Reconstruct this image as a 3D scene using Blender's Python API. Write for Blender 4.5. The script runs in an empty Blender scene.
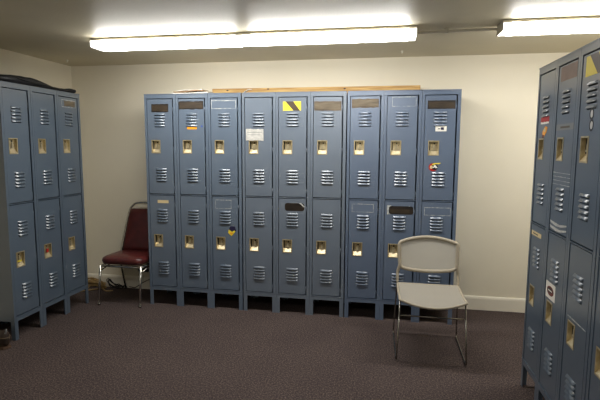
import bpy, bmesh, math, random
from mathutils import Vector, Matrix
random.seed(7)
S = bpy.context.scene
COL = S.collection
PI = math.pi


def srgb(r, g, b):
    def c(v):
        v /= 255.0
        return v / 12.92 if v <= .04045 else ((v + .055) / 1.055) ** 2.4
    return (c(r), c(g), c(b), 1)


# ------------------------------------------------------------------ materials
def mat(name, col, rough=.5, metal=0, spec=.5, emit=0, ecol=None):
    m = bpy.data.materials.new(name)
    m.use_nodes = True
    b = m.node_tree.nodes['Principled BSDF']
    b.inputs['Base Color'].default_value = col
    b.inputs['Roughness'].default_value = rough
    b.inputs['Metallic'].default_value = metal
    b.inputs['Specular IOR Level'].default_value = spec
    if emit:
        b.inputs['Emission Color'].default_value = ecol or col
        b.inputs['Emission Strength'].default_value = emit
    return m


def noise_colour(m, c1, c2, scale, lo=.35, hi=.65, detail=4, bump=0, bscale=None, bdist=.002, rough=None, stretch=None):
    nt = m.node_tree
    N, L = nt.nodes, nt.links
    b = N['Principled BSDF']
    tc = N.new('ShaderNodeTexCoord')
    src = tc.outputs['Object']
    if stretch:
        mp = N.new('ShaderNodeMapping')
        mp.inputs['Scale'].default_value = stretch
        L.new(src, mp.inputs['Vector'])
        src = mp.outputs['Vector']
    n = N.new('ShaderNodeTexNoise')
    n.inputs['Scale'].default_value = scale
    n.inputs['Detail'].default_value = detail
    L.new(src, n.inputs['Vector'])
    r = N.new('ShaderNodeValToRGB')
    r.color_ramp.elements[0].position = lo
    r.color_ramp.elements[0].color = c1
    r.color_ramp.elements[1].position = hi
    r.color_ramp.elements[1].color = c2
    L.new(n.outputs['Fac'], r.inputs['Fac'])
    L.new(r.outputs['Color'], b.inputs['Base Color'])
    if rough:
        mr = N.new('ShaderNodeMapRange')
        mr.inputs['To Min'].default_value = rough[0]
        mr.inputs['To Max'].default_value = rough[1]
        L.new(n.outputs['Fac'], mr.inputs['Value'])
        L.new(mr.outputs['Result'], b.inputs['Roughness'])
    if bump:
        n2 = N.new('ShaderNodeTexNoise')
        n2.inputs['Scale'].default_value = bscale or scale
        n2.inputs['Detail'].default_value = 3
        L.new(src, n2.inputs['Vector'])
        bp = N.new('ShaderNodeBump')
        bp.inputs['Strength'].default_value = bump
        bp.inputs['Distance'].default_value = bdist
        L.new(n2.outputs['Fac'], bp.inputs['Height'])
        L.new(bp.outputs['Normal'], b.inputs['Normal'])
    return m


def paint(name, c, d=3):
    m = mat(name, srgb(*c), .3, 0, 1.0)
    p = m.node_tree.nodes['Principled BSDF']
    p.inputs['Coat Weight'].default_value = .6
    p.inputs['Coat Roughness'].default_value = .27
    return noise_colour(m, srgb(*[max(0, v - d) for v in c]), srgb(*[v + d for v in c]), 3.0, .3, .7, 5,
                        rough=(.26, .32))


M = {}
M['paint_plain'] = paint('blue_grey_locker_paint', (93, 107, 124))
M['paint_grey'] = paint('greyer_locker_paint', (102, 113, 127))
M['paint_blue'] = paint('bluer_locker_paint', (90, 105, 127))
M['paint_reflect'] = paint('reflection_greyed_locker_paint', (84, 97, 111))  # side banks: locker paint with wall and ceiling reflections greyed into its colour
M['paint_inside'] = mat('locker_inside_paint', srgb(80, 90, 104), .6)
M['brass'] = noise_colour(mat('zinc_brass_latch', srgb(204, 188, 150), .36, .6),
                          srgb(188, 170, 128), srgb(216, 202, 168), 22, rough=(.26, .42))
M['dark'] = mat('black_slot', srgb(16, 15, 14), .7)
M['handle'] = mat('latch_lift_steel', srgb(190, 178, 146), .35, .5)
M['wall'] = noise_colour(mat('cream_wall_paint', srgb(233, 225, 207), .55, 0, .35),
                         srgb(230, 222, 201), srgb(236, 228, 208), 1.2, bump=.08, bscale=60, bdist=.003)
M['ceil'] = noise_colour(mat('cream_ceiling_gloss_paint', srgb(212, 202, 174), .47, 0, 1.0),
                         srgb(207, 197, 168), srgb(215, 205, 177), 2.0, bump=.5, bscale=70, bdist=.003)
M['trim'] = mat('cream_trim_paint', srgb(236, 229, 212), .35)
M['chrome'] = mat('chrome', srgb(200, 198, 192), .16, 1)
M['chrome_dull'] = mat('dull_chrome_rod', srgb(150, 147, 140), .25, 1)
M['vinyl'] = noise_colour(mat('maroon_vinyl', srgb(84, 28, 28), .36, 0, .5),
                          srgb(66, 21, 21), srgb(80, 29, 27), 14, bump=.12, bscale=160, bdist=.001)
M['plastic'] = mat('taupe_plastic', srgb(164, 154, 136), .42)
M['lens'] = mat('lit_white_lens', srgb(250, 248, 240), .3, 0, .5, emit=1.0, ecol=(1, .985, .95, 1))
M['lens_end'] = mat('dimmer_lens_end', srgb(250, 248, 240), .3, 0, .5, emit=1.2, ecol=(1, .985, .95, 1))
M['lens_end'].cycles.emission_sampling = 'FRONT'
M['housing'] = mat('white_light_housing', srgb(214, 208, 190), .4)
M['rubber'] = mat('black_rubber', srgb(26, 25, 25), .6)
M['wood'] = noise_colour(mat('raw_pine_board', srgb(200, 160, 96), .6), srgb(176, 132, 70), srgb(214, 178, 112), 5,
                         stretch=(1, 14, 14))
M['knot'] = mat('dark_knot', srgb(60, 38, 20), .6)
M['paper'] = noise_colour(mat('white_paper', srgb(228, 222, 208), .7), srgb(205, 198, 186), srgb(238, 233, 222), 9)
M['paper_brown'] = mat('brown_paper_edge', srgb(150, 118, 84), .7)
M['bag'] = noise_colour(mat('black_nylon', srgb(20, 20, 22), .55), srgb(14, 14, 16), srgb(28, 28, 31), 12, bump=.5,
                        bscale=14, bdist=.01)
M['tape_brown'] = noise_colour(mat('old_brown_tape', srgb(84, 70, 54), .45), srgb(58, 46, 34), srgb(112, 98, 78), 5,
                               .3, .7, 6, stretch=(1, 1, 5))
M['tape_dark'] = noise_colour(mat('dark_brown_tape', srgb(54, 44, 34), .42), srgb(38, 31, 25), srgb(76, 62, 44), 5,
                             .3, .7, 6, stretch=(1, 1, 5))
M['tape_pale'] = noise_colour(mat('old_taupe_tape', srgb(120, 110, 92), .42), srgb(74, 64, 50), srgb(124, 112, 92), 5,
                              .3, .7, 6, stretch=(1, 1, 5))
M['tape_rust'] = noise_colour(mat('reddish_brown_tape', srgb(112, 88, 76), .45), srgb(96, 74, 62), srgb(124, 100, 88), 6)
M['tape_black'] = noise_colour(mat('black_tape', srgb(34, 29, 26), .4), srgb(24, 20, 18), srgb(50, 40, 30), 6,
                               stretch=(1, 1, 4))
M['residue'] = noise_colour(mat('pale_glue_residue', srgb(176, 180, 180), .6), srgb(140, 150, 158), srgb(206, 206, 200),
                            40, .35, .6)
M['s_white'] = mat('white_sticker', srgb(232, 228, 218), .4)
M['s_silver'] = noise_colour(mat('silver_tape', srgb(190, 188, 182), .35, .3), srgb(204, 202, 196), srgb(226, 224, 218), 30)
M['s_yellow'] = mat('yellow_sticker', srgb(230, 208, 62), .4)
M['s_brown'] = mat('brown_black_stripe', srgb(70, 56, 44), .45)
M['s_orange'] = mat('orange_sticker', srgb(238, 160, 40), .45)
M['s_blue'] = mat('blue_ink', srgb(64, 88, 160), .5)
M['s_navy'] = mat('navy_print', srgb(34, 30, 62), .45)
M['s_red'] = mat('red_sticker', srgb(176, 34, 28), .4)
M['s_dred'] = mat('dark_red_print', srgb(104, 30, 24), .4)
M['s_black'] = mat('black_print', srgb(22, 20, 22), .4)
M['s_tan'] = mat('tan_label', srgb(212, 192, 146), .5)
M['s_grey'] = mat('grey_label', srgb(126, 128, 128), .45)
M['cord_tan'] = mat('tan_cord', srgb(150, 122, 74), .5)
M['cord_black'] = mat('black_cord', srgb(22, 20, 19), .5)
M['leather'] = noise_colour(mat('dark_brown_leather', srgb(46, 34, 26), .5), srgb(34, 25, 20), srgb(58, 44, 33), 20,
                            bump=.2, bscale=80)
M['tan_leather'] = mat('tan_collar', srgb(86, 70, 50), .6)
M['sole'] = mat('brown_sole', srgb(84, 62, 46), .7)

# carpet: dark plum-brown loop pile
m = mat('plum_brown_carpet', srgb(70, 58, 60), .95, 0, .1)
nt = m.node_tree
N, L = nt.nodes, nt.links
b = N['Principled BSDF']
tc = N.new('ShaderNodeTexCoord')
n1 = N.new('ShaderNodeTexNoise')
n1.inputs['Scale'].default_value = 95
n1.inputs['Detail'].default_value = 4
n1.inputs['Roughness'].default_value = .7
L.new(tc.outputs['Object'], n1.inputs['Vector'])
r1 = N.new('ShaderNodeValToRGB')
cr = r1.color_ramp
cr.elements[0].position = .30
cr.elements[0].color = srgb(42, 37, 38)
cr.elements[1].position = .70
cr.elements[1].color = srgb(120, 105, 97)
e = cr.elements.new(.5)
e.color = srgb(76, 66, 64)
L.new(n1.outputs['Fac'], r1.inputs['Fac'])
n2 = N.new('ShaderNodeTexNoise')
n2.inputs['Scale'].default_value = 2.2
L.new(tc.outputs['Object'], n2.inputs['Vector'])
r2 = N.new('ShaderNodeValToRGB')
r2.color_ramp.elements[0].position = .3
r2.color_ramp.elements[0].color = (.86, .86, .88, 1)
r2.color_ramp.elements[1].position = .7
r2.color_ramp.elements[1].color = (1, 1, 1, 1)
L.new(n2.outputs['Fac'], r2.inputs['Fac'])
mx = N.new('ShaderNodeMix')
mx.data_type = 'RGBA'
mx.blend_type = 'MULTIPLY'
mx.inputs['Factor'].default_value = 1
L.new(r1.outputs['Color'], mx.inputs['A'])
L.new(r2.outputs['Color'], mx.inputs['B'])
L.new(mx.outputs['Result'], b.inputs['Base Color'])
bp_ = N.new('ShaderNodeBump')
bp_.inputs['Strength'].default_value = .6
bp_.inputs['Distance'].default_value = .006
L.new(n1.outputs['Fac'], bp_.inputs['Height'])
L.new(bp_.outputs['Normal'], b.inputs['Normal'])
M['carpet'] = m


# woven mesh fabric for the grey chair: fine cross-weave
def weave(name, c1, c2):
    m = mat(name, srgb(*c1), .75, 0, .2)
    nt = m.node_tree
    N, L = nt.nodes, nt.links
    tc = N.new('ShaderNodeTexCoord')
    ck = N.new('ShaderNodeTexChecker')
    ck.inputs['Scale'].default_value = 260
    ck.inputs['Color1'].default_value = srgb(*c1)
    ck.inputs['Color2'].default_value = srgb(*c2)
    L.new(tc.outputs['Object'], ck.inputs['Vector'])
    L.new(ck.outputs['Color'], N['Principled BSDF'].inputs['Base Color'])
    return m


M['seat_mesh'] = weave('grey_seat_weave', (158, 153, 143), (142, 137, 128))
M['back_mesh'] = weave('grey_back_weave', (196, 192, 182), (180, 176, 166))


# ------------------------------------------------------------------ mesh builder
class MB:
    def __init__(s):
        s.v, s.f, s.mi, s.sm = [], [], [], []

    def quad(s, pts, mi=0, sm=False):
        k = len(s.v)
        s.v += [tuple(p) for p in pts]
        s.f.append(tuple(range(k, k + len(pts))))
        s.mi.append(mi)
        s.sm.append(sm)

    def raw(s, vs, fs, mi=0, sm=False):
        k = len(s.v)
        s.v += [tuple(p) for p in vs]
        for f in fs:
            s.f.append(tuple(k + i for i in f))
            s.mi.append(mi)
            s.sm.append(sm)

    def box(s, x0, x1, y0, y1, z0, z1, mi=0):
        vs = [(x, y, z) for z in (z0, z1) for y in (y0, y1) for x in (x0, x1)]
        s.raw(vs, [(0, 2, 3, 1), (4, 5, 7, 6), (0, 1, 5, 4), (2, 6, 7, 3), (0, 4, 6, 2), (1, 3, 7, 5)], mi)

    def prism(s, poly, y0, y1, mi=0):
        """poly: (x,z) outline, extruded from y0 (front) to y1"""
        n = len(poly)
        vs = [(x, y0, z) for x, z in poly] + [(x, y1, z) for x, z in poly]
        s.raw(vs, [tuple(range(n)), tuple(range(2 * n - 1, n - 1, -1))] +
              [(i, n + i, n + (i + 1) % n, (i + 1) % n) for i in range(n)], mi)

    def tube(s, pts, r, seg=8, mi=0, closed=False, flat=1.0, up=None):
        pts = [Vector(p) for p in pts]
        n = len(pts)
        rings = []
        prev = None
        for i, p in enumerate(pts):
            if closed:
                t = (pts[(i + 1) % n] - pts[i - 1]).normalized()
            else:
                t = (pts[min(i + 1, n - 1)] - pts[max(i - 1, 0)]).normalized()
            if up is not None:
                a = Vector(up)
                a = (a - t * a.dot(t)).normalized()
            elif prev is None:
                a = Vector((0, 0, 1)) if abs(t.z) < .9 else Vector((1, 0, 0))
                a = (a - t * a.dot(t)).normalized()
            else:
                a = (prev - t * prev.dot(t)).normalized()
            prev = a
            c = t.cross(a)
            rr = r[i] if isinstance(r, (list, tuple)) else r
            rings.append([p + a * (rr * flat * math.cos(2 * PI * k / seg)) + c * (rr * math.sin(2 * PI * k / seg))
                          for k in range(seg)])
        vs = [v for ring in rings for v in ring]
        fs = []
        m_ = n if closed else n - 1
        for i in range(m_):
            j = (i + 1) % n
            for k in range(seg):
                k2 = (k + 1) % seg
                fs.append((i * seg + k, i * seg + k2, j * seg + k2, j * seg + k))
        s.raw(vs, fs, mi, True)
        if not closed:
            s.raw(rings[0], [tuple(range(seg - 1, -1, -1))], mi)
            s.raw(rings[-1], [tuple(range(seg))], mi)

    def grid(s, fn, nu, nv, mi=0, flip=False):
        vs = [fn(i / nu, j / nv) for j in range(nv + 1) for i in range(nu + 1)]
        fs = []
        for j in range(nv):
            for i in range(nu):
                a = j * (nu + 1) + i
                q = (a, a + 1, a + nu + 2, a + nu + 1)
                fs.append(q[::-1] if flip else q)
        s.raw(vs, fs, mi, True)

    def loft(s, rings, mi=0, caps=True):
        seg = len(rings[0])
        vs = [v for r in rings for v in r]
        fs = []
        for i in range(len(rings) - 1):
            for k in range(seg):
                k2 = (k + 1) % seg
                fs.append((i * seg + k, i * seg + k2, (i + 1) * seg + k2, (i + 1) * seg + k))
        s.raw(vs, fs, mi, True)
        if caps:
            s.raw(rings[0], [tuple(range(seg - 1, -1, -1))], mi, True)
            s.raw(rings[-1], [tuple(range(seg))], mi, True)

    def mesh(s, name, mats):
        me = bpy.data.meshes.new(name)
        me.from_pydata(s.v, [], s.f)
        for m in mats:
            me.materials.append(m)
        for p, i, q in zip(me.polygons, s.mi, s.sm):
            p.material_index = i
            p.use_smooth = q
        bm = bmesh.new()
        bm.from_mesh(me)
        bmesh.ops.remove_doubles(bm, verts=bm.verts, dist=1e-5)
        bmesh.ops.recalc_face_normals(bm, faces=bm.faces)
        bm.to_mesh(me)
        bm.free()
        return me

    def build(s, name, mats, parent=None, bevel=0):
        if not isinstance(mats, (list, tuple)):
            mats = [mats]
        return link(name, s.mesh(name, mats), parent, bevel)


def link(name, me, parent=None, bevel=0):
    o = bpy.data.objects.new(name, me)
    COL.objects.link(o)
    if parent is not None:
        o.parent = parent
    if bevel:
        bv = o.modifiers.new('bevel', 'BEVEL')
        bv.width = bevel
        bv.segments = 2
        bv.limit_method = 'ANGLE'
        bv.angle_limit = math.radians(40)
    return o


def tag(o, label, cat, group=None, kind=None):
    o['label'] = label
    o['category'] = cat
    if group:
        o['group'] = group
    if kind:
        o['kind'] = kind
    return o


def thing(name, label, cat, loc, rz=0, group=None):
    o = bpy.data.objects.new(name, None)
    o.empty_display_size = .1
    COL.objects.link(o)
    o.location = loc
    o.rotation_euler = (0, 0, rz)
    return tag(o, label, cat, group)


def structure(name, mb, m):
    o = mb.build(name, m)
    o['kind'] = 'structure'
    return o


def smooth_path(pts, per=8, closed=False):
    P = [Vector(p) for p in pts]
    n = len(P)
    out = []
    for i in range(n if closed else n - 1):
        g = (lambda k: P[k % n]) if closed else (lambda k: P[min(max(k, 0), n - 1)])
        p0, p1, p2, p3 = g(i - 1), g(i), g(i + 1), g(i + 2)
        for k in range(per):
            t = k / per
            out.append(.5 * ((2 * p1) + (p2 - p0) * t + (2 * p0 - 5 * p1 + 4 * p2 - p3) * t * t +
                             (3 * p1 - p0 - 3 * p2 + p3) * t ** 3))
    if not closed:
        out.append(P[-1])
    return out


def round_path(pts, rad=.03, seg=5):
    """polyline with its inner corners rounded"""
    P = [Vector(p) for p in pts]
    out = [P[0]]
    for i in range(1, len(P) - 1):
        a, b, c = P[i - 1], P[i], P[i + 1]
        u, w = (a - b), (c - b)
        d = min(rad, u.length * .45, w.length * .45)
        p, q = b + u.normalized() * d, b + w.normalized() * d
        for k in range(seg + 1):
            t = k / seg
            out.append(p * (1 - t) ** 2 + b * 2 * t * (1 - t) + q * t * t)
    out.append(P[-1])
    return out


# ------------------------------------------------------------------ the room
XW, YW, ZC, XR, YF = -1.0424, .445, 2.3123, 4.45, -5.6
T = .12


def slab(name, x0, x1, y0, y1, z0, z1, m):
    mb = MB()
    mb.box(x0, x1, y0, y1, z0, z1)
    return structure(name, mb, m)


slab('floor', XW - T, XR + T, YF - T, YW + T, -.1, 0, M['carpet'])
slab('ceiling', XW - T, XR + T, YF - T, YW + T, ZC, ZC + .1, M['ceil'])
slab('wall_back', XW - T, XR + T, YW, YW + T, 0, ZC, M['wall'])
slab('wall_left', XW - T, XW, YF, YW, 0, ZC, M['wall'])
slab('wall_right', XR, XR + T, YF, YW, 0, ZC, M['wall'])
slab('wall_front', XW - T, XR + T, YF - T, YF, 0, ZC, M['wall'])


def baseboard(name, p, q, n):
    """skirting from p to q, n = inward direction"""
    mb = MB()
    prof = [(0, 0), (.014, 0), (.014, .105), (.011, .12), (.006, .128), (0, .130)]
    a, b_, n = Vector(p), Vector(q), Vector(n)
    r0 = [a + n * d + Vector((0, 0, z)) for d, z in prof]
    r1 = [b_ + n * d + Vector((0, 0, z)) for d, z in prof]
    k = len(prof)
    mb.raw(r0 + r1, [(i, (i + 1) % k, k + (i + 1) % k, k + i) for i in range(k)] + [tuple(range(k)), tuple(range(2 * k - 1, k - 1, -1))])
    return structure(name, mb, M['trim'])


baseboard('baseboard_back', (XW, YW, 0), (XR, YW, 0), (0, -1, 0))
baseboard('baseboard_left', (XW, YF, 0), (XW, YW - .015, 0), (1, 0, 0))
baseboard('baseboard_right', (XR, YF, 0), (XR, YW - .015, 0), (-1, 0, 0))

# ------------------------------------------------------------------ lockers
W, H, D = .305, 1.968, .381
ZB = .146                       # underside of the cabinets
DX0, DX1, DH = .026, .268, .857  # a door within its column
Z_UP, Z_LO = 1.921, 1.0455       # tops of the upper and lower doors


def louvre(mb, x0, x1, zt, mi=0, dp=.0102):
    """one raised louvre: slopes outwards as it falls, open below"""
    h, e = .0130, .005
    zb = zt - h
    prof = [(0, zt), (-dp * .35, zt - h * .32), (-dp * .69, zt - h * .66), (-dp, zb)]
    L0 = [(x0 + e * k / 3, y, z) for k, (y, z) in enumerate(prof)]
    L1 = [(x1 - e * k / 3, y, z) for k, (y, z) in enumerate(prof)]
    mb.raw(L0 + L1, [(k, k + 4, k + 5, k + 1) for k in range(3)], mi, True)
    mb.quad(L0 + [(x0, 0, zb)], mi)
    mb.quad(L1 + [(x1, 0, zb)], mi)
    mb.quad([L0[3], L1[3], (x1 - e, -dp + .0015, zb - .0012), (x0 + e, -dp + .0015, zb - .0012)], mi)


LV_X0, LV_X1 = .070, .173        # in door coordinates (door left edge = 0, door top = 0, z down)
CUP = (.033, .120, -.365, -.487)


def door_mesh(low):
    mb = MB()
    w = DX1 - DX0
    lz = [-.127 - .0257 * k for k in range(5)] + [-.624 - .0257 * k for k in range(5)]
    holes = [(LV_X0 + .004, LV_X1 - .004, z - .0195, z - .007) for z in lz]
    cx0, cx1, cz1, cz0 = CUP
    holes.append((cx0 + .008, cx1 - .008, cz0 + .008, cz1 - .008))
    xs = sorted({0, w} | {h[0] for h in holes} | {h[1] for h in holes})
    zs = sorted({0, -DH} | {h[2] for h in holes} | {h[3] for h in holes})
    for i in range(len(xs) - 1):
        for j in range(len(zs) - 1):
            mx_, mz_ = (xs[i] + xs[i + 1]) / 2, (zs[j] + zs[j + 1]) / 2
            if any(h[0] < mx_ < h[1] and h[2] < mz_ < h[3] for h in holes):
                continue
            mb.quad([(xs[i], 0, zs[j]), (xs[i + 1], 0, zs[j]), (xs[i + 1], 0, zs[j + 1]), (xs[i], 0, zs[j + 1])])
    t = .016                     # turned flanges
    for p, q in (((0, 0), (w, 0)), ((w, 0), (w, -DH)), ((w, -DH), (0, -DH)), ((0, -DH), (0, 0))):
        mb.quad([(p[0], 0, p[1]), (q[0], 0, q[1]), (q[0], t, q[1]), (p[0], t, p[1])])
    for k, z in enumerate(lz):
        louvre(mb, LV_X0, LV_X1, z, 0, (.0108 if k < 5 else .0126) if low else .0098)
    # hinge knuckles in the right-hand gap
    for z in (-.07, -.43, -.79):
        mb.tube([(w + .0035, .004, z), (w + .0035, .004, z - .055)], .0028, 6)
    return mb


def cup_mesh():
    """recessed pull: flat rim, deep sides, back plate and a sloped bottom"""
    mb = MB()
    x0, x1, z1, z0 = CUP
    r, dp = .008, .020
    a, b_, c, d = x0 + r, x1 - r, z0 + r, z1 - r
    y = -.002
    mb.quad([(x0, y, z0), (x1, y, z0), (b_, y, c), (a, y, c)])
    mb.quad([(x1, y, z0), (x1, y, z1), (b_, y, d), (b_, y, c)])
    mb.quad([(x1, y, z1), (x0, y, z1), (a, y, d), (b_, y, d)])
    mb.quad([(x0, y, z1), (x0, y, z0), (a, y, c), (a, y, d)])
    for p, q in (((x0, z0), (x1, z0)), ((x1, z0), (x1, z1)), ((x1, z1), (x0, z1)), ((x0, z1), (x0, z0))):
        mb.quad([(p[0], y, p[1]), (q[0], y, q[1]), (q[0], 0, q[1]), (p[0], 0, p[1])])
    s = .030                     # height of the sloped bottom
    mb.quad([(a, y, c), (b_, y, c), (b_, dp, c + s), (a, dp, c + s)])
    mb.quad([(a, dp, c + s), (b_, dp, c + s), (b_, dp, d), (a, dp, d)])
    mb.quad([(a, y, d), (b_, y, d), (b_, dp, d), (a, dp, d)])
    mb.quad([(a, y, c), (a, dp, c + s), (a, dp, d), (a, y, d)])
    mb.quad([(b_, y, c), (b_, dp, c + s), (b_, dp, d), (b_, y, d)])
    # keyhole disc and rivets on the back plate
    for cx, cz, rr in ((x0 + .05, z1 - .024, .007), (x0 + .065, z1 - .040, .003), (x0 + .030, z1 - .018, .003)):
        mb.raw([(cx + rr * math.cos(2 * PI * k / 10), dp - .0008, cz + rr * math.sin(2 * PI * k / 10)) for k in range(10)],
               [tuple(range(10))], 1)
    return mb


def lift_mesh():
    """the lift handle in the pull, beside its dark slot"""
    mb = MB()
    x0, x1, z1, z0 = CUP
    mb.box(x0 + .0085, x0 + .017, .0190, .0199, z0 + .042, z1 - .010, 1)
    mb.box(x0 + .040, x0 + .052, .010, .0168, z0 + .056, z1 - .034, 0)
    mb.box(x0 + .036, x0 + .056, .007, .0105, z0 + .050, z0 + .060, 0)
    return mb


DOOR = {}
for k in ('paint_plain', 'paint_grey', 'paint_blue', 'paint_reflect'):
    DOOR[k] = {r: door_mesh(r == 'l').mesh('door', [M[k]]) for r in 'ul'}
CUP_ME = cup_mesh().mesh('latch_cup', [M['brass'], M['dark']])
LIFT_ME = lift_mesh().mesh('latch_lift', [M['handle'], M['dark']])


def leg_me(m):
    mb = MB()
    w, t = .034, .003
    mb.box(0, w, 0, t, 0, ZB)
    mb.box(0, t, t, w, 0, ZB)
    return mb.mesh('leg', [m])


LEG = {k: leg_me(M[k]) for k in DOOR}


def legs_for(unit, p, rows=((0, 1), (D, -1))):
    for c in range(3):
        for sx in (0, 1):
            for y, sy in rows:
                o = link('leg', LEG[p], unit)
                x = c * W + (.0008 if sx == 0 else W - .0008)
                o.location = (x, y, 0)
                o.scale = (1 if sx == 0 else -1, sy, 1)


def locker_bank(label, loc, rz, p):
    u = thing('locker_bank', label, 'lockers', loc, rz, 'blue metal locker banks')
    m = M[p]
    # the sheet-metal case
    mb = MB()
    t = .0012
    for k in range(4):
        xs = [(0, t)] if k == 0 else [(3 * W - t, 3 * W)] if k == 3 else [(k * W - t, k * W + t)]
        for a, b_ in xs:
            mb.box(a, b_, .018, D, ZB, H, 0)
    mb.box(0, 3 * W, D - t, D, ZB, H, 0)
    mb.box(0, 3 * W, .018, D, ZB, ZB + t, 0)
    mb.box(0, 3 * W, .018, D, H - t, H, 0)
    for c in range(3):
        mb.box(c * W + t, (c + 1) * W - t, .02, D - t, 1.055, 1.055 + t, 0)
    mb.build('case', [m], u)
    # face frame, a groove between neighbouring columns
    fb = MB()
    g = .0011
    for c in range(3):
        x0, x1 = c * W + (g if c else 0), (c + 1) * W - (g if c < 2 else 0)
        dl, dr = c * W + DX0 - .0045, c * W + DX1 + .0115
        fb.box(x0, dl, 0, .018, ZB, H)
        fb.box(dr, x1, 0, .018, ZB, H)
        fb.box(dl, dr, 0, .018, Z_UP + .007, H)
        fb.box(dl, dr, 0, .018, Z_LO + .006, Z_UP - DH - .007)
        fb.box(dl, dr, 0, .018, ZB, Z_LO - DH - .007)
        # raised lip round the top and the bottom rail
        fb.box(x0, x1, -.003, 0, H - .006, H)
        fb.box(x0, x1, -.002, 0, Z_LO - DH - .0125, Z_LO - DH - .007)
    fb.build('face_frame', [m], u)
    doors = {}
    for c in range(3):
        for r, z in (('u', Z_UP), ('l', Z_LO)):
            d = link('door', DOOR[p][r], u)
            d.location = (c * W + DX0, .003, z)
            link('latch_cup', CUP_ME, d)
            link('latch_lift', LIFT_ME, d)
            doors[(c, r)] = d
    legs_for(u, p)
    return u, doors


B1, D1 = locker_bank('leftmost of the three blue locker banks on the back wall, beside the maroon chair', (0, 0, 0), 0, 'paint_plain')
B2, D2 = locker_bank('middle blue locker bank on the back wall, with a yellow and black striped sticker', (.9248, 0, 0), 0, 'paint_grey')
B3, D3 = locker_bank('rightmost blue locker bank on the back wall, behind the grey chair', (1.8496, 0, 0), 0, 'paint_blue')
B4, D4 = locker_bank('blue locker bank by the left wall with a black bag on top', (-.601, -.0731 - 3 * W, 0), PI / 2, 'paint_reflect')
B5, D5 = locker_bank('blue locker bank on the right with red and orange stickers on its far door', (3.0594, -.9675, 0), -PI / 2, 'paint_reflect')
B6, D6 = locker_bank('blue locker bank cut off by the right edge, its brass pulls nearest the camera', (3.0594, -.9675 - 3 * W - .0098, 0), -PI / 2, 'paint_reflect')


# ---- stickers, tape and glue marks on the doors: sub-parts of their door
def local(c, r, x0, x1, z0, z1):
    zt = Z_UP if r == 'u' else Z_LO
    return x0 - c * W - DX0, x1 - c * W - DX0, z0 - zt, z1 - zt


def poly_on(door, name, layers, mats, label=None):
    """layers: (outline [(x,z)..], material index, lift) thin prisms on the door face"""
    mb = MB()
    for pts, mi, lift in layers:
        mb.prism(pts, -.0006 - lift, -.0001 - lift * .9, mi)
    o = mb.build(name, mats, door)
    if label:
        o['label'] = label
    return o


def rect(x0, x1, z0, z1):
    return [(x0, z0), (x1, z0), (x1, z1), (x0, z1)]


def ragged(x0, x1, z0, z1, seed, amp=.003):
    R = random.Random(seed)
    n = 10
    out = []
    for i in range(n + 1):
        out.append((x0 + (x1 - x0) * i / n, z0 + R.uniform(-amp, amp)))
    for i in range(n + 1):
        out.append((x1 - (x1 - x0) * i / n, z1 + R.uniform(-amp, amp)))
    return out


def rounded(x0, x1, z0, z1, r, n=4):
    out = []
    for cx, cz, a0 in ((x1 - r, z0 + r, -PI / 2), (x1 - r, z1 - r, 0), (x0 + r, z1 - r, PI / 2), (x0 + r, z0 + r, PI)):
        for k in range(n + 1):
            a = a0 + k / n * PI / 2
            out.append((cx + r * math.cos(a), cz + r * math.sin(a)))
    return out


def ellipse(cx, cz, rx, rz, n=18, tilt=0):
    return [(cx + rx * math.cos(2 * PI * k / n), cz + rz * math.sin(2 * PI * k / n) + tilt * rx * math.cos(2 * PI * k / n)) for k in range(n)]


def patch(D_, c, r, box, m, seed, amp=.003, name='tape_patch', edge=None):
    x0, x1, z0, z1 = local(c, r, *box)
    lay = [(ragged(x0, x1, z0, z1, seed, amp), 0, .0002)]
    mats = [M[m]]
    if edge:                     # darker worn rim
        lay = [(ragged(x0, x1, z0, z1, seed, amp), 1, .0002),
               (ragged(x0 + .010, x1 - .008, z0 + .010, z1 - .012, seed + 1, amp), 0, .0009)]
        mats = [M[m], M[edge]]
    return poly_on(D_[(c, r)], name, lay, mats)


def outline(D_, c, r, box, w=.004, seed=1):
    x0, x1, z0, z1 = local(c, r, *box)
    lay = [(ragged(x0, x1, z1 - w, z1, seed, .0012), 0, .0001), (ragged(x0, x1, z0, z0 + w * .7, seed + 1, .0012), 0, .0001),
           (rect(x0, x0 + w * .8, z0, z1), 0, .0003), (rect(x1 - w * .8, x1, z0, z1), 0, .0003)]
    return poly_on(D_[(c, r)], 'glue_residue', lay, [M['residue']], 'pale rectangle of old label glue')


# back, left bank
patch(D1, 0, 'u', (.067, .233, 1.806, 1.879), 'tape_dark', 1, .001, edge='tape_black')
patch(D1, 1, 'u', (.333, .567, 1.830, 1.899), 'tape_dark', 3, .004, edge='tape_black')
poly_on(D1[(1, 'u')], 'sticker', [(rounded(*local(1, 'u', .408, .502, 1.652, 1.6755), .004), 0, .0002)], [M['s_orange']], 'small orange sticker')
poly_on(D1[(1, 'u')], 'ink_mark', [(ellipse(local(1, 'u', .548, 0, 0, 0)[0], 1.678 - Z_UP, .010, .009), 0, .0002)], [M['s_blue']], 'blue ink blot')
outline(D1, 2, 'u', (.641, .869, 1.832, 1.904), .005, 5)
poly_on(D1[(0, 'l')], 'sticker', [(rounded(*local(0, 'l', .103, .211, .975, 1.003), .004), 0, .0002)], [M['s_tan']], 'pale tan label strip')
outline(D1, 2, 'l', (.666, .816, .940, 1.020), .004, 9)
x0, x1, z0, z1 = local(2, 'l', .782, .858, .689, .783)
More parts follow.
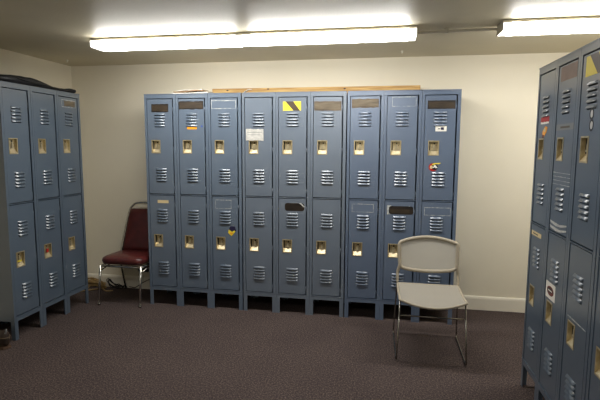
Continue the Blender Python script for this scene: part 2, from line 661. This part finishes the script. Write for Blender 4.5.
poly_on(D1[(2, 'l')], 'sticker',
        [([(x0 + .006, z0 + .05), (x0 + .02, z1 - .004), (x1 - .012, z1), (x1, z0 + .052), (x0 + .045, z0 + .03)], 0, .0002),
         ([(x0, z0 + .03), (x0 + .034, z0), (x1 - .006, z0 + .044), (x1 - .014, z0 + .056), (x0 + .038, z0 + .040), (x0 + .008, z0 + .062)], 1, .0009),
         ([(x0 + .012, z0 + .03), (x0 + .03, z0 + .012), (x0 + .05, z0 + .03), (x0 + .03, z0 + .036)], 2, .0016)],
        [M['s_navy'], M['s_yellow'], M['s_orange']], 'torn yellow and dark sticker')
# back, middle bank
x0, x1, z0, z1 = local(0, 'u', .035, .194, 1.553, 1.653)
poly_on(D2[(0, 'u')], 'sticker', [(ragged(x0, x1, z0, z1, 21, .003), 0, .0025), (rect(x0 + .012, x1 - .012, z1 - .03, z1 - .026), 1, .0029),
                                  (rect(x0 + .012, x1 - .03, z1 - .052, z1 - .049), 1, .0029)],
        [M['s_silver'], M['s_grey']], 'silvery white taped label')


def hazard(door, x0, x1, z0, z1, left=.14):
    w = x1 - x0
    a, b_ = x0 + w * left, x0 + w * (left + .40)
    c, d = x0 + w * (left + .44), x0 + w * (left + .80)
    poly_on(door, 'sticker', [(rect(x0, x1, z0, z1), 0, .0002),
                              ([(c, z0 - .0005), (min(d, x1), z0 - .0005), (min(b_ + .004, x1), z1 + .0005), (a, z1 + .0005)], 1, .0009)],
            [M['s_yellow'], M['s_brown']], 'yellow sticker with one dark diagonal stripe')


hazard(D2[(1, 'u')], *local(1, 'u', .368, .526, 1.810, 1.887))
patch(D2, 2, 'u', (.640, .872, 1.807, 1.885), 'tape_pale', 23, .002, edge='tape_brown')
x0, x1, z0, z1 = local(1, 'l', .385, .560, .938, 1.007)
poly_on(D2[(1, 'l')], 'tape_patch', [(rounded(x0, x1, z0, z1, .022), 0, .0002),
                                     ([(x1 - .05, z1 + .001), (x1 - .028, z1 + .003), (x1 + .003, z1 - .03), (x1 - .004, z1 - .036), (x1 - .03, z1 - .012)], 1, .001)],
        [M['tape_black'], M['residue']], 'black rounded tape patch')
# back, right bank
patch(D3, 0, 'u', (.035, .259, 1.829, 1.901), 'tape_pale', 31, .003, edge='tape_brown')
outline(D3, 1, 'u', (.369, .562, 1.836, 1.913), .003, 33)
patch(D3, 2, 'u', (.654, .872, 1.813, 1.881), 'tape_dark', 35, .001, edge='tape_black')
x0, x1, z0, z1 = local(2, 'u', .722, .810, 1.632, 1.6755)
poly_on(D3[(2, 'u')], 'sticker', [(rect(x0, x1, z0, z1), 0, .0002), (rect(x0 + .042, x0 + .066, z0 + .012, z1 - .012), 1, .0009),
                                  (rect(x0 + .020, x0 + .036, z0 + .016, z1 - .018), 2, .0009)],
        [M['s_white'], M['s_navy'], M['s_grey']], 'small white sticker with a navy print')
x0, x1, z0, z1 = local(2, 'u', .676, .786, 1.304, 1.374)
poly_on(D3[(2, 'u')], 'sticker',
        [(ellipse(x0 + .038, z0 + .034, .036, .034), 0, .0002),
         (ellipse(x0 + .050, z0 + .036, .026, .026), 1, .0009),
         (ellipse(x0 + .024, z0 + .034, .012, .014), 4, .0016),
         ([(x0 + .034, z0 + .026), (x0 + .048, z0 + .054), (x0 + .058, z0 + .050), (x0 + .074, z0 + .030), (x0 + .058, z0 + .024), (x0 + .054, z0 + .034)], 2, .0016),
         ([(x0 + .026, z1 - .010), (x0 + .050, z1 - .002), (x1 - .010, z1), (x1 - .026, z1 - .012), (x0 + .060, z1 - .010), (x0 + .036, z1 - .022)], 3, .0016)],
        [M['s_red'], M['s_black'], M['s_white'], M['s_yellow'], M['s_tan']], 'round red, black and white sticker with a yellow streak')
outline(D3, 0, 'l', (.051, .235, .945, 1.016), .004, 37)
x0, x1, z0, z1 = local(1, 'l', .364, .566, .936, 1.005)
poly_on(D3[(1, 'l')], 'tape_patch',
        [(ragged(x0 - .014, x0 + .02, z0 - .002, z1 + .006, 39, .003), 2, .0001), ([(x1 - .035, z1 + .006), (x1 + .003, z1 - .02), (x1 - .004, z1 - .03), (x1 - .04, z1 - .004)], 2, .0003),
         (rounded(x0, x1, z0, z1, .018), 0, .0006), (rounded(x0 + .012, x1 - .03, z0 + .012, z1 - .026, .008), 1, .0012)],
        [M['tape_black'], M['tape_dark'], M['residue']], 'black rounded tape patch with pale torn edges')
outline(D3, 2, 'l', (.656, .868, .935, 1.002), .004, 41)
# left bank
patch(D4, 2, 'u', (.705, .850, 1.846, 1.893), 'tape_pale', 43, .006, name='tape_patch')
outline(D4, 2, 'u', (.672, .856, 1.836, 1.900), .004, 44)
# right bank
x0, x1, z0, z1 = local(0, 'u', .075, .215, 1.638, 1.676)
poly_on(D5[(0, 'u')], 'sticker', [(ragged(x0, x1, z0 + .008, z1, 46, .003), 0, .0002), (ragged(x0 + .004, x1, z0, z0 + .010, 45, .002), 1, .0009)],
        [M['s_red'], M['s_white']], 'red sticker with a white lower edge')
x0, x1, z0, z1 = local(0, 'u', .107, .196, 1.562, 1.624)
poly_on(D5[(0, 'u')], 'sticker', [([(x0 + .005, z0), (x0 + .04, z0 + .004), (x1 - .012, z0 + .03), (x1, z1 - .006), (x0 + .05, z1), (x0 + .01, z0 + .035)], 0, .0003),
                                  (ellipse(x0 + .046, z0 + .04, .018, .012), 1, .0012), ([(x0 + .004, z0 - .004), (x0 + .03, z0 - .006), (x0 + .04, z0 + .012), (x0 + .012, z0 + .016)], 2, .0012)],
        [M['s_orange'], M['s_tan'], M['s_dred']], 'ragged orange and brown sticker')
patch(D5, 1, 'u', (.358, .568, 1.842, 1.914), 'tape_rust', 47, .001)
x0, x1, z0, z1 = local(1, 'u', .338, .571, 1.592, 1.624)
poly_on(D5[(1, 'u')], 'sticker', [(rect(x0, x1, z0, z1), 0, .0002), (rect(x0 + .06, x1 - .05, z0 + .010, z1 - .012), 1, .0008)],
        [M['s_grey'], M['tape_brown']], 'long grey label strip')
for k in range(4):
    x0, x1, z0, z1 = local(1, 'u', .335, .572, 1.372 - .020 * k, 1.375 - .020 * k)
    poly_on(D5[(1, 'u')], 'glue_residue', [(ragged(x0, x1, z0, z1, 50 + k, .0008), 0, .0001)], [M['residue']], 'thin pale scratch line')
for k, dz in enumerate((0, -.026)):
    x0, x1, z0, z1 = local(1, 'u', .335, .570, 1.104 + dz, 1.116 + dz)
    poly_on(D5[(1, 'u')], 'glue_residue', [([(x0, z1), (x0 + .01, z0), (x0 + .09, z0 - .010), (x0 + .16, z0 - .006), (x1, z0 + .008), (x1, z1 + .004), (x0 + .14, z1 - .008)], 0, .0003)],
            [M['s_silver']], 'shiny strip of old tape')
x0, x1, z0, z1 = local(2, 'l', .655, .870, .694, .698)
poly_on(D5[(2, 'l')], 'scratch', [([(x0, z0 + .002), (x1, z0), (x1, z1), (x0 + .01, z1 + .003)], 0, .0001)], [M['residue']], 'long pale scratch')
hazard(D5[(2, 'u')], *local(2, 'u', .670, .870, 1.822, 1.912), left=.20)
for (xx, zz, h) in ((.766, 1.652, .026), (.770, 1.602, .027)):
    x0, x1, z0, z1 = local(2, 'u', xx - .022, xx + .022, zz - h, zz + h)
    poly_on(D5[(2, 'u')], 'sticker', [(ellipse((x0 + x1) / 2, (z0 + z1) / 2, .022, h), 0, .0002), (ellipse((x0 + x1) / 2 + .003, (z0 + z1) / 2, .013, h * .65), 1, .0008)],
            [M['s_black'], M['s_silver']], 'small oval silver and black sticker')
x0, x1, z0, z1 = local(0, 'l', .030, .208, .982, 1.008)
poly_on(D5[(0, 'l')], 'sticker', [(rect(x0, x1, z0, z1), 0, .0002), (rect(x0 + .03, x1 - .06, z0 + .009, z0 + .016), 1, .0008)],
        [M['s_tan'], M['tape_brown']], 'tan label strip')
x0, x1, z0, z1 = local(1, 'l', .339, .480, .694, .783)
cx, cz = (x0 + x1) / 2, (z0 + z1) / 2
poly_on(D5[(1, 'l')], 'sticker', [(rect(x0, x1, z0, z1), 0, .0002), (ellipse(cx, cz, .050, .026), 1, .0009), (ellipse(cx - .002, cz + .003, .040, .013), 2, .0016),
                                  (rect(cx - .03, cx + .03, cz - .001, cz + .005), 3, .0023)],
        [M['s_white'], M['s_dred'], M['s_black'], M['s_white']], 'white sticker with a dark red oval emblem')
# coloured tags inside two pulls of the left bank
for c, m_, lab in ((0, 's_yellow', 'yellow tag in the pull'), (1, 's_red', 'red tag in the pull')):
    mb = MB()
    X0, X1, Z1, Z0 = CUP
    if c == 0:
        mb.box(X0 + .014, X0 + .060, .0035, .0075, Z0 + .042, Z0 + .054)
    else:
        mb.box(X0 + .026, X0 + .052, .000, .0035, Z0 + .05, Z0 + .08)
    o = mb.build('tag', M[m_], D4[(c, 'l')])
    o['label'] = lab

# ------------------------------------------------------------------ ceiling lights
def ceiling_light(label, x0, x1, yf, cap_l, cap_r):
    w, zt, zb = .185, ZC, ZC - .066
    cx = (x0 + x1) / 2
    L_ = thing('ceiling_light', label, 'ceiling light', (cx, yf + w / 2, ZC), 0, 'fluorescent ceiling lights')
    a, b_ = x0 - cx, x1 - cx
    mb = MB()
    mb.box(a, b_, -w / 2 + .012, w / 2 - .012, -.008, -.0005)
    mb.box(a, b_, -w / 2, w / 2, -.020, -.008)
    mb.build('housing', M['housing'], L_)
    # wraparound lens with slightly sloped sides
    mb = MB()
    prof = [(-w / 2 + .001, -.0205), (-w / 2 + .004, -.058), (-w / 2 + .012, -.066), (w / 2 - .012, -.066), (w / 2 - .004, -.058), (w / 2 - .001, -.0205)]
    k = len(prof)
    e = .004
    st = [a + e, a + .055, b_ - .055, b_ - e]     # the tubes stop short of the ends: dimmer there
    for q in range(3):
        mb.raw([(st[q], y, z) for y, z in prof] + [(st[q + 1], y, z) for y, z in prof],
               [(i, (i + 1) % k, k + (i + 1) % k, k + i) for i in range(k)], 0 if q == 1 else 1)
    mb.raw([(st[0], y, z) for y, z in prof], [tuple(range(k))], 1)
    mb.raw([(st[3], y, z) for y, z in prof], [tuple(range(k))], 1)
    mb.build('lens', [M['lens'], M['lens_end']], L_)
    for flag, x, s in ((cap_l, a, 1), (cap_r, b_, -1)):
        if flag:
            mb = MB()
            pr = [(y * 1.02, z * 1.0 - .0004) for y, z in prof]
            mb.raw([(x, y, z) for y, z in pr] + [(x + s * .0035, y, z) for y, z in pr],
                   [(i, (i + 1) % k, k + (i + 1) % k, k + i) for i in range(k)] + [tuple(range(k)), tuple(range(2 * k - 1, k - 1, -1))])
            mb.build('end_cap', M['housing'], L_)
    return L_


ceiling_light('lit white ceiling light at the left end of the row, above the first locker bank', -.060, 1.150, -.690, False, False)
ceiling_light('lit white ceiling light in the middle of the row, ending where the thin pipe begins', 1.152, 2.362, -.697, False, True)
ceiling_light('lit white ceiling light cut off by the right edge, above the right-hand lockers', 2.889, 4.099, -.752, True, True)

for xa, xb_, cl in ((1.152, 2.362, True),):
    ceiling_light('lit white ceiling light in the second row, overhead behind the camera', xa, xb_, -3.75, False, cl)

# surface conduit between the fixtures, with a clip
t = thing('conduit', 'thin cream pipe along the ceiling joining two ceiling lights', 'pipe', (2.625, -.63, ZC))
mb = MB()
mb.tube([(-.259, .078, -.019), (.261, .052, -.019)], .0095, 8)
mb.build('pipe', M['trim'], t)
mb = MB()
mb.box(-.072, -.050, .050, .086, -.032, -.001)
mb.build('clip', M['housing'], t)

for lab, x, y in (('tiny white round cap on the ceiling near the left corner', -.841, .111),
                  ('tiny white round cap on the ceiling below the middle light end', 2.290, .166)):
    mb = MB()
    rings = [[(r * math.cos(2 * PI * k / 12), r * math.sin(2 * PI * k / 12), z) for k in range(12)]
             for r, z in ((.012, 0), (.012, -.004), (.008, -.010), (.006, -.020), (.003, -.022))]
    mb.loft(rings)
    o = mb.build('ceiling_hook', M['trim'])
    o.location = (x, y, ZC)
    tag(o, lab, 'ceiling fitting', 'ceiling caps')

# ------------------------------------------------------------------ grey sled chair
# wire frame of the chair, in room coordinates; the parts are shifted to the chair's base
G0 = Vector((2.52, -.55, 0))
gc = thing('sled_chair', 'grey mesh chair on thin chrome sled legs, standing before the right locker bank', 'chair', G0)


def rel(pts, o):
    return [Vector(p) - o for p in pts]


r = .0058
for s, (xb, xf, xs_) in ((-1, (2.271, 2.284, 2.300)), (1, (2.760, 2.757, 2.737))):
    xu = 2.290 if s < 0 else 2.752
    pts = [(xu, -.305, .500), (xu, -.325, .425), (xb, -.285, r + .001), (xf, -.785, r + .001), (xs_, -.775, .438)]
    mb = MB()
    mb.tube(rel(round_path(pts, .03), G0), r, 10)
    mb.build('sled_leg', M['chrome_dull'], gc)
    mb = MB()                    # black glide round the front of the runner
    a, b_ = Vector((xb, -.285, r + .001)), Vector((xf, -.785, r + .001))
    mb.tube(rel([a.lerp(b_, .86), a.lerp(b_, .93)], G0), .0074, 10)
    mb.build('glide', M['rubber'], gc)
mb = MB()
mb.tube(rel([(2.2965, -.7785, .334), (2.741, -.7785, .334)], G0), .0052, 8)
mb.build('stretcher', M['chrome_dull'], gc)
mb = MB()
mb.tube(rel([(2.302, -.36, .405), (2.742, -.36, .405)], G0), .0052, 8)
mb.build('stretcher', M['chrome_dull'], gc)


def seat_pt(u, v, off=0):
    # u across, v 0 back .. 1 front
    xl = 2.292 + (2.298 - 2.292) * v
    xr = 2.752 + (2.741 - 2.752) * v
    x = xl + (xr - xl) * u
    q = 1 - (2 * u - 1) ** 2
    y = -.330 - .465 * v - .030 * q * v ** 2
    z = .436 + .020 * v - .008 * math.sin(PI * v) - .012 * q * math.sin(PI * min(1, v * 1.05)) - .040 * q * max(0, (v - .62) / .38) ** 2
    return Vector((x, y, z + off))


mb = MB()
mb.grid(lambda u, v: seat_pt(u, v) - G0, 20, 20)
mb.grid(lambda u, v: seat_pt(u, v, -.010) - G0, 20, 20, flip=True)
mb.build('seat', M['seat_mesh'], gc)
edge = [seat_pt(u / 14, 0, -.004) for u in range(15)] + [seat_pt(1, v / 14, -.004) for v in range(1, 15)] + \
       [seat_pt(1 - u / 14, 1, -.004) for u in range(1, 15)] + [seat_pt(0, 1 - v / 14, -.004) for v in range(1, 14)]
mb = MB()
mb.tube(rel(edge, G0), .0095, 8, closed=True)
mb.build('seat_rim', M['plastic'], gc)


def back_pt(u, v):
    """u across 0..1, v 0 bottom .. 1 top"""
    p = 2 * u - 1
    x = 2.523 + .222 * p * (1 - .03 * (1 - v))
    zt = .800 - .045 * p * p
    zb = .534 + .024 * p * p
    z = zb + (zt - zb) * v
    y = -.298 + .035 * (z - .66) / .14 * .4 + .012 * (1 - p * p)
    return Vector((x, y, z))


ring = []
for (u, v) in [(i / 16, 1) for i in range(1, 16)]:
    ring.append(back_pt(u, v))
def corner(c, a, b_, n=4):
    c, a, b_ = back_pt(*c), back_pt(*a), back_pt(*b_)
    return [a * (1 - t / n) ** 2 + c * 2 * (t / n) * (1 - t / n) + b_ * (t / n) ** 2 for t in range(1, n)]


R_ = .965
ring = [back_pt(1 - R_ + (2 * R_ - 1) * i / 16, 1) for i in range(17)]
ring += corner((1, 1), (R_, 1), (1, .89))
ring += [back_pt(1, .89 - .73 * i / 8) for i in range(9)]
ring += corner((1, 0), (1, .16), (.90, 0))
ring += [back_pt(.90 - .80 * i / 16, 0) for i in range(17)]
ring += corner((0, 0), (.10, 0), (0, .16))
ring += [back_pt(0, .16 + .73 * i / 8) for i in range(9)]
ring += corner((0, 1), (0, .89), (1 - R_, 1))
mb = MB()
mb.tube(rel(ring, G0), .0145, 10, closed=True)
mb.build('back_frame', M['plastic'], gc)
mb = MB()
cen = sum(ring, Vector()) / len(ring)
# mesh panel: concentric rings from the frame to the middle
K = 8
for off in (.0035, -.0035):
    rr = []
    for k in range(K + 1):
        t = 1 - k / K * .97
        row = []
        for p in ring:
            q = cen + (p - cen) * t
            pn = (q.x - 2.523) / .222
            q.y = -.298 + .1 * (q.z - .66) + .012 * (1 - pn * pn) + off
            row.append(q - G0)
        rr.append(row)
    mb.loft(rr, 0, False)
    mb.raw(rr[-1], [tuple(range(len(rr[-1])))], 0, True)
mb.build('back_panel', M['back_mesh'], gc)
for s in (0, 1):
    x = 2.2925 if s == 0 else 2.7505
    d = -1 if s else 1
    mb = MB()
    pts = [back_pt(s, .30) + Vector((d * .002, 0, 0)), back_pt(s, .12) + Vector((0, -.004, 0)), Vector((x, -.306, .520)), Vector((x - d * .001, -.316, .470)), Vector((x - d * .002, -.325, .442))]
    mb.tube(rel(smooth_path(pts, 5), G0), [.0125] * 10 + [.0115] * 6 + [.0095] * 5, 8)
    mb.build('upright', M['plastic'], gc)

# ------------------------------------------------------------------ maroon vinyl chair
V0 = Vector((-.25, .12, 0))
vc = thing('stacking_chair', 'maroon vinyl chair with chrome tube frame between the left and back lockers', 'chair', V0)
mb = MB()


def vseat_ring(t, grow):
    """stack of rounded outlines for the cushion"""
    out = []
    n = 40
    for k in range(n):
        a = 2 * PI * k / n
        c, s = math.cos(a), math.sin(a)
        e = .32
        px = math.copysign(abs(c) ** e, c)
        py = math.copysign(abs(s) ** e, s)
        out.append(Vector((-.232 + px * (.208 + grow) - .0 * py, .095 + py * (.215 + grow), t + .006 * (-py))))
    return out


rings = [vseat_ring(.392, -.012), vseat_ring(.400, 0), vseat_ring(.425, .006), vseat_ring(.447, 0), vseat_ring(.460, -.018), vseat_ring(.466, -.06), vseat_ring(.469, -.14)]
mb.loft([rel(r_, V0) for r_ in rings])
mb.build('seat', M['vinyl'], vc)
# back cushion, tapered towards the top and leaning back
mb = MB()


def vback_ring(t):
    z = .445 + .418 * t
    yc = .258 + .108 * t
    hw = .194 - .042 * t
    th = .022
    out = []
    n = 28
    for k in range(n):
        a = 2 * PI * k / n
        c, s = math.cos(a), math.sin(a)
        out.append(Vector((-.232 + math.copysign(abs(c) ** .35, c) * hw, yc + math.copysign(abs(s) ** .7, s) * th, z)))
    return out


mb.loft([rel(vback_ring(k / 8), V0) for k in range(9)])
mb.build('backrest', M['vinyl'], vc)
# chrome back tube, a single hoop
hoop = [(-.440, .235, .395), (-.436, .262, .470), (-.402, .345, .790), (-.388, .367, .868), (-.345, .383, .915), (-.290, .386, .926),
        (-.174, .386, .926), (-.119, .383, .915), (-.076, .367, .868), (-.062, .345, .790), (-.028, .262, .470), (-.024, .235, .395)]
mb = MB()
mb.tube(rel(round_path(hoop, .05, 4), V0), .0105, 10)
mb.build('back_tube', M['chrome'], vc)
mb = MB()
fr = [(-.434, -.105, .380), (-.030, -.105, .380), (-.024, .280, .380), (-.440, .280, .380)]
mb.tube(rel(round_path(fr + [fr[0]], .03, 4), V0), .0105, 10)
mb.build('seat_frame', M['chrome'], vc)
for (a, b_) in (((-.437, -.112, .385), (-.464, -.116, .003)), ((-.026, -.112, .385), (-.046, -.116, .003)),
                ((-.437, .215, .385), (-.492, .405, .003)), ((-.026, .215, .385), (-.020, .405, .003))):
    mb = MB()
    a_, c_ = Vector(a), Vector(b_)
    mb.tube(rel([a_, a_.lerp(c_, .5), c_], V0), .0105, 10)
    lg = mb.build('leg', M['chrome'], vc)
    mb = MB()
    mb.tube(rel([a_.lerp(c_, .955), c_ - Vector((0, 0, .002))], V0), .0135, 10)
    mb.build('foot_cap', M['chrome_dull'], lg)
for x in (-.441, -.024):
    mb = MB()
    mb.tube(rel([(x, -.112, .330), (x + (.0 if x < -.2 else 0), .150, .378)], V0), .007, 8)
    mb.build('brace', M['chrome_dull'], vc)

# ------------------------------------------------------------------ things on top of the lockers
mb = MB()
mb.box(-.972, .972, -.0095, .0095, 0, .080)
o = mb.build('board', M['wood'], None)
o.location = (1.492, .366, H + .0005)
tag(o, 'long pine board standing on edge on top of the back lockers', 'board')
for x in (-.82, .30, -.42):
    kb = MB()
    kb.prism(ellipse(x, .062 if x != -.42 else .070, .011, .006, 10), -.0102, -.0094)
    kb.build('knot', M['knot'], o)['label'] = 'dark knot'

# two papers lying at a slant
pp = thing('paper_bundle', 'crumpled white papers lying on the left back locker bank', 'papers', (.405, .16, H))
for k, (dz, rot, m_) in enumerate(((0, .10, 'paper'), (.012, -.04, 'paper_brown'), (.021, .05, 'paper'))):
    mb = MB()
    R2 = random.Random(60 + k)
    ph = R2.uniform(0, 6)

    def f(u, v, up=0, dz=dz, rot=rot, ph=ph, k=k):
        x = (u - .5) * (.34 - .05 * k)
        y = (v - .5) * .20
        z = .002 + dz + up + (.012 + .008 * math.sin(u * 7 + ph)) * (.4 + .6 * v) * (0 if dz == 0 and v < .1 else 1) + .010 * u
        return Vector((x * math.cos(rot) - y * math.sin(rot), x * math.sin(rot) + y * math.cos(rot), z))

    mb.grid(lambda u, v: f(u, v), 14, 6)
    mb.grid(lambda u, v: f(u, v, .008), 14, 6, flip=True)
    for side in range(4):
        for i in range(14):
            a, c = i / 14, (i + 1) / 14
            e1, e2 = [((a, 0), (c, 0)), ((a, 1), (c, 1)), ((0, a), (0, c)), ((1, a), (1, c))][side]
            mb.quad([f(*e1), f(*e2), f(*e2, up=.008), f(*e1, up=.008)])
    mb.build('sheet', M[m_], pp)
# a scrap of tape curling up at the gap
mb = MB()


def tp(u, v, up=0):
    a = u * 2.3
    return Vector((-.034 + .070 * u, .02 * math.sin(a) - .010 + .03 * v, .004 + .030 * math.sin(min(a, 1.6)) + up - .012 * max(0, u - .7)))


mb.grid(lambda u, v: tp(u, v), 10, 3)
mb.grid(lambda u, v: tp(u, v, .003), 10, 3, flip=True)
for i in range(10):
    for v in (0, 1):
        mb.quad([tp(i / 10, v), tp((i + 1) / 10, v), tp((i + 1) / 10, v, .003), tp(i / 10, v, .003)])
for u in (0, 1):
    mb.quad([tp(u, 0), tp(u, 1), tp(u, 1, .003), tp(u, 0, .003)])
o = mb.build('tape_scrap', M['paper'])
o.location = (.968, .03, H - .003)
tag(o, 'small curled white scrap on top of the middle locker bank, left front corner', 'scrap')

# black soft bag along the left bank
mb = MB()
prof = [(-.970, .055), (-.86, .062), (-.76, .073), (-.66, .078), (-.60, .078), (-.52, .070), (-.44, .054), (-.36, .038), (-.30, .028),
        (-.24, .030), (-.17, .040), (-.12, .046), (-.098, .044), (-.088, .028)]
rings = []
for i, (y, h) in enumerate(prof):
    ring2 = []
    hw = .115 + .012 * math.sin(i * 1.7)
    if i == len(prof) - 1 or i == 0:
        hw *= .8
    xc = -.745 + .008 * math.sin(i * 2.3)
    for k in range(20):
        a = 2 * PI * k / 20
        c, s = math.cos(a), math.sin(a)
        z = h * .5 + h * .5 * math.copysign(abs(s) ** .6, s)
        ring2.append(Vector((xc + hw * math.copysign(abs(c) ** .7, c), y, H + .001 + max(0, z) + (.004 * math.sin(k * 3 + i) if s > .3 else 0))))
    rings.append(ring2)
mb.loft(rings)
o = mb.build('bag', M['bag'])
tag(o, 'flat black cloth bag lying along the top of the left lockers', 'bag')
mb = MB()
mb.tube(smooth_path([(-.655, -.82, H + .062), (-.632, -.70, H + .040), (-.628, -.55, H + .034), (-.634, -.42, H + .026), (-.652, -.33, H + .022)], 6), .008, 8, flat=.4)
st = mb.build('strap', M['rubber'], o)

# ------------------------------------------------------------------ cords behind the maroon chair
def coil(cx, cy, rx, ry, z, turns, seed, n=14):
    R2 = random.Random(seed)
    out = []
    for k in range(int(turns * n)):
        a = 2 * PI * k / n
        j = 1 + R2.uniform(-.12, .12)
        out.append((cx + rx * j * math.cos(a) + .012 * math.sin(a * .4), cy + ry * j * math.sin(a), z + .007 * k / n + abs(R2.gauss(0, .006)) + .075 * max(0, math.sin(a + seed)) ** 2))
    return out


pts = [(-.93, .10, .006), (-.90, .20, .006)] + coil(-.80, .325, .100, .075, .008, 8, 3) + \
      [(-.70, .30, .03), (-.64, .27, .007), (-.58, .30, .006)]
mb = MB()
mb.tube(smooth_path(pts, 4), .0068, 7)
tag(mb.build('extension_cord', M['cord_tan']), 'tan cord coiled on the carpet by the left lockers', 'cord')
pts = coil(-.60, .385, .085, .036, .010, 3, 11) + [(-.53, .437, .020), (-.455, .432, .012), (-.40, .430, .010), (-.34, .432, .05), (-.28, .433, .085), (-.20, .433, .12), (-.10, .433, .15), (-.03, .433, .17)]
mb = MB()
mb.tube(smooth_path(pts, 4), .0048, 7)
tag(mb.build('power_cord', M['cord_black']), 'black cord looping on the floor and up behind the maroon chair', 'cord')
ot = thing('wall_outlet', 'dark outlet box low on the back wall behind the maroon chair', 'outlet', (-.30, YW - .001, .215))
mb = MB()
mb.box(-.055, .055, -.022, 0, -.028, .028)
mb.build('box', M['rubber'], ot, .004)
mb = MB()
mb.box(-.045, -.010, -.028, -.0225, -.018, .018)
mb.box(.010, .045, -.028, -.0225, -.018, .018)
mb.build('socket', M['cord_black'], ot)

# ------------------------------------------------------------------ ankle boot at the left edge
bt = thing('ankle_boot', 'dark brown ankle boot on the carpet at the left edge', 'boot', (-.655, -1.10, 0), -.25)
rings = []
# toe towards -x, heel towards +x
for x, w, h, z0 in ((-.175, .014, .030, .022), (-.160, .034, .046, .018), (-.12, .046, .060, .018), (-.06, .046, .078, .018), (-.01, .042, .100, .020),
                    (.04, .040, .128, .022), (.070, .038, .140, .022), (.096, .031, .138, .024), (.110, .018, .120, .028), (.114, .006, .100, .034)):
    rr = []
    for k in range(20):
        a = 2 * PI * k / 20
        c, s = math.cos(a), math.sin(a)
        z = z0 + (h - z0) * (.5 + .5 * math.copysign(abs(s) ** .55, s))
        rr.append((x, w * math.copysign(abs(c) ** .8, c) * (1 if s < .2 else 1 - .25 * s), z))
    rings.append(rr)
mb = MB()
mb.loft(rings)
mb.build('upper', M['leather'], bt)
mb = MB()
outl = [(-.185, 0), (-.170, .034), (-.12, .051), (-.05, .050), (.02, .044), (.08, .042), (.108, .030), (.116, 0)]
full = outl + [(x, -y) for x, y in outl[-2:0:-1]]
n = len(full)
mb.raw([(x, y, 0.001) for x, y in full] + [(x * .99, y * .97, .021) for x, y in full],
       [tuple(range(n - 1, -1, -1)), tuple(range(n, 2 * n))] + [(i, (i + 1) % n, n + (i + 1) % n, n + i) for i in range(n)])
mb.build('sole', M['sole'], bt)
mb = MB()
mb.tube(smooth_path([(.030, -.041, .105), (.075, -.038, .092), (.104, -.026, .088), (.117, 0, .086), (.104, .026, .088), (.075, .038, .092), (.030, .041, .105)], 4), .005, 8, flat=.8)
mb.build('collar', M['tan_leather'], bt)
mb = MB()
mb.tube(smooth_path([(.100, -.008, .112), (.114, -.006, .136), (.110, 0, .150), (.102, .004, .136), (.098, .006, .116)], 5), .005, 8)
mb.build('pull_loop', M['s_grey'], bt)
mb = MB()
for x, h in ((-.03, .098), (-.005, .108), (.02, .124)):
    mb.tube([(x, -.030, h - .012), (x + .012, 0, h + .003), (x, .030, h - .012)], .003, 6)
mb.build('laces', M['cord_black'], bt)

# ------------------------------------------------------------------ camera
f, cx, cy, cz, ya, pi_, ro = 469.6706, 2.173, -4.0252, 1.5026, -.1786, -.1134, .005
F = Vector((math.sin(ya) * math.cos(pi_), math.cos(ya) * math.cos(pi_), math.sin(pi_)))
R0 = Vector((math.cos(ya), -math.sin(ya), 0))
U0 = R0.cross(F)
Rv = R0 * math.cos(ro) + U0 * math.sin(ro)
Uv = U0 * math.cos(ro) - R0 * math.sin(ro)
cam = bpy.data.cameras.new('camera')
cam.sensor_width = 36
cam.lens = 36 * f / 600
cam.clip_start = .02
co = bpy.data.objects.new('camera', cam)
COL.objects.link(co)
mw = Matrix((Rv, Uv, -F)).transposed().to_4x4()
mw.translation = (cx, cy, cz)
co.matrix_world = mw
S.camera = co

# ------------------------------------------------------------------ light and view
M['lens'].cycles.emission_sampling = 'FRONT'
LENS = 10.0
M['lens'].node_tree.nodes['Principled BSDF'].inputs['Emission Strength'].default_value = LENS
w = bpy.data.worlds.new('world')
w.use_nodes = True
w.node_tree.nodes['Background'].inputs['Color'].default_value = (.5, .5, .5, 1)
w.node_tree.nodes['Background'].inputs['Strength'].default_value = .0
S.world = w
S.view_settings.view_transform = 'Standard'
S.view_settings.look = 'None'
S.view_settings.gamma = 1
S.view_settings.use_curve_mapping = False
S.view_settings.exposure = 1.56
S.cycles.use_denoising = True
S.cycles.filter_width = 1.4
S.cycles.caustics_reflective = False
S.cycles.caustics_refractive = False
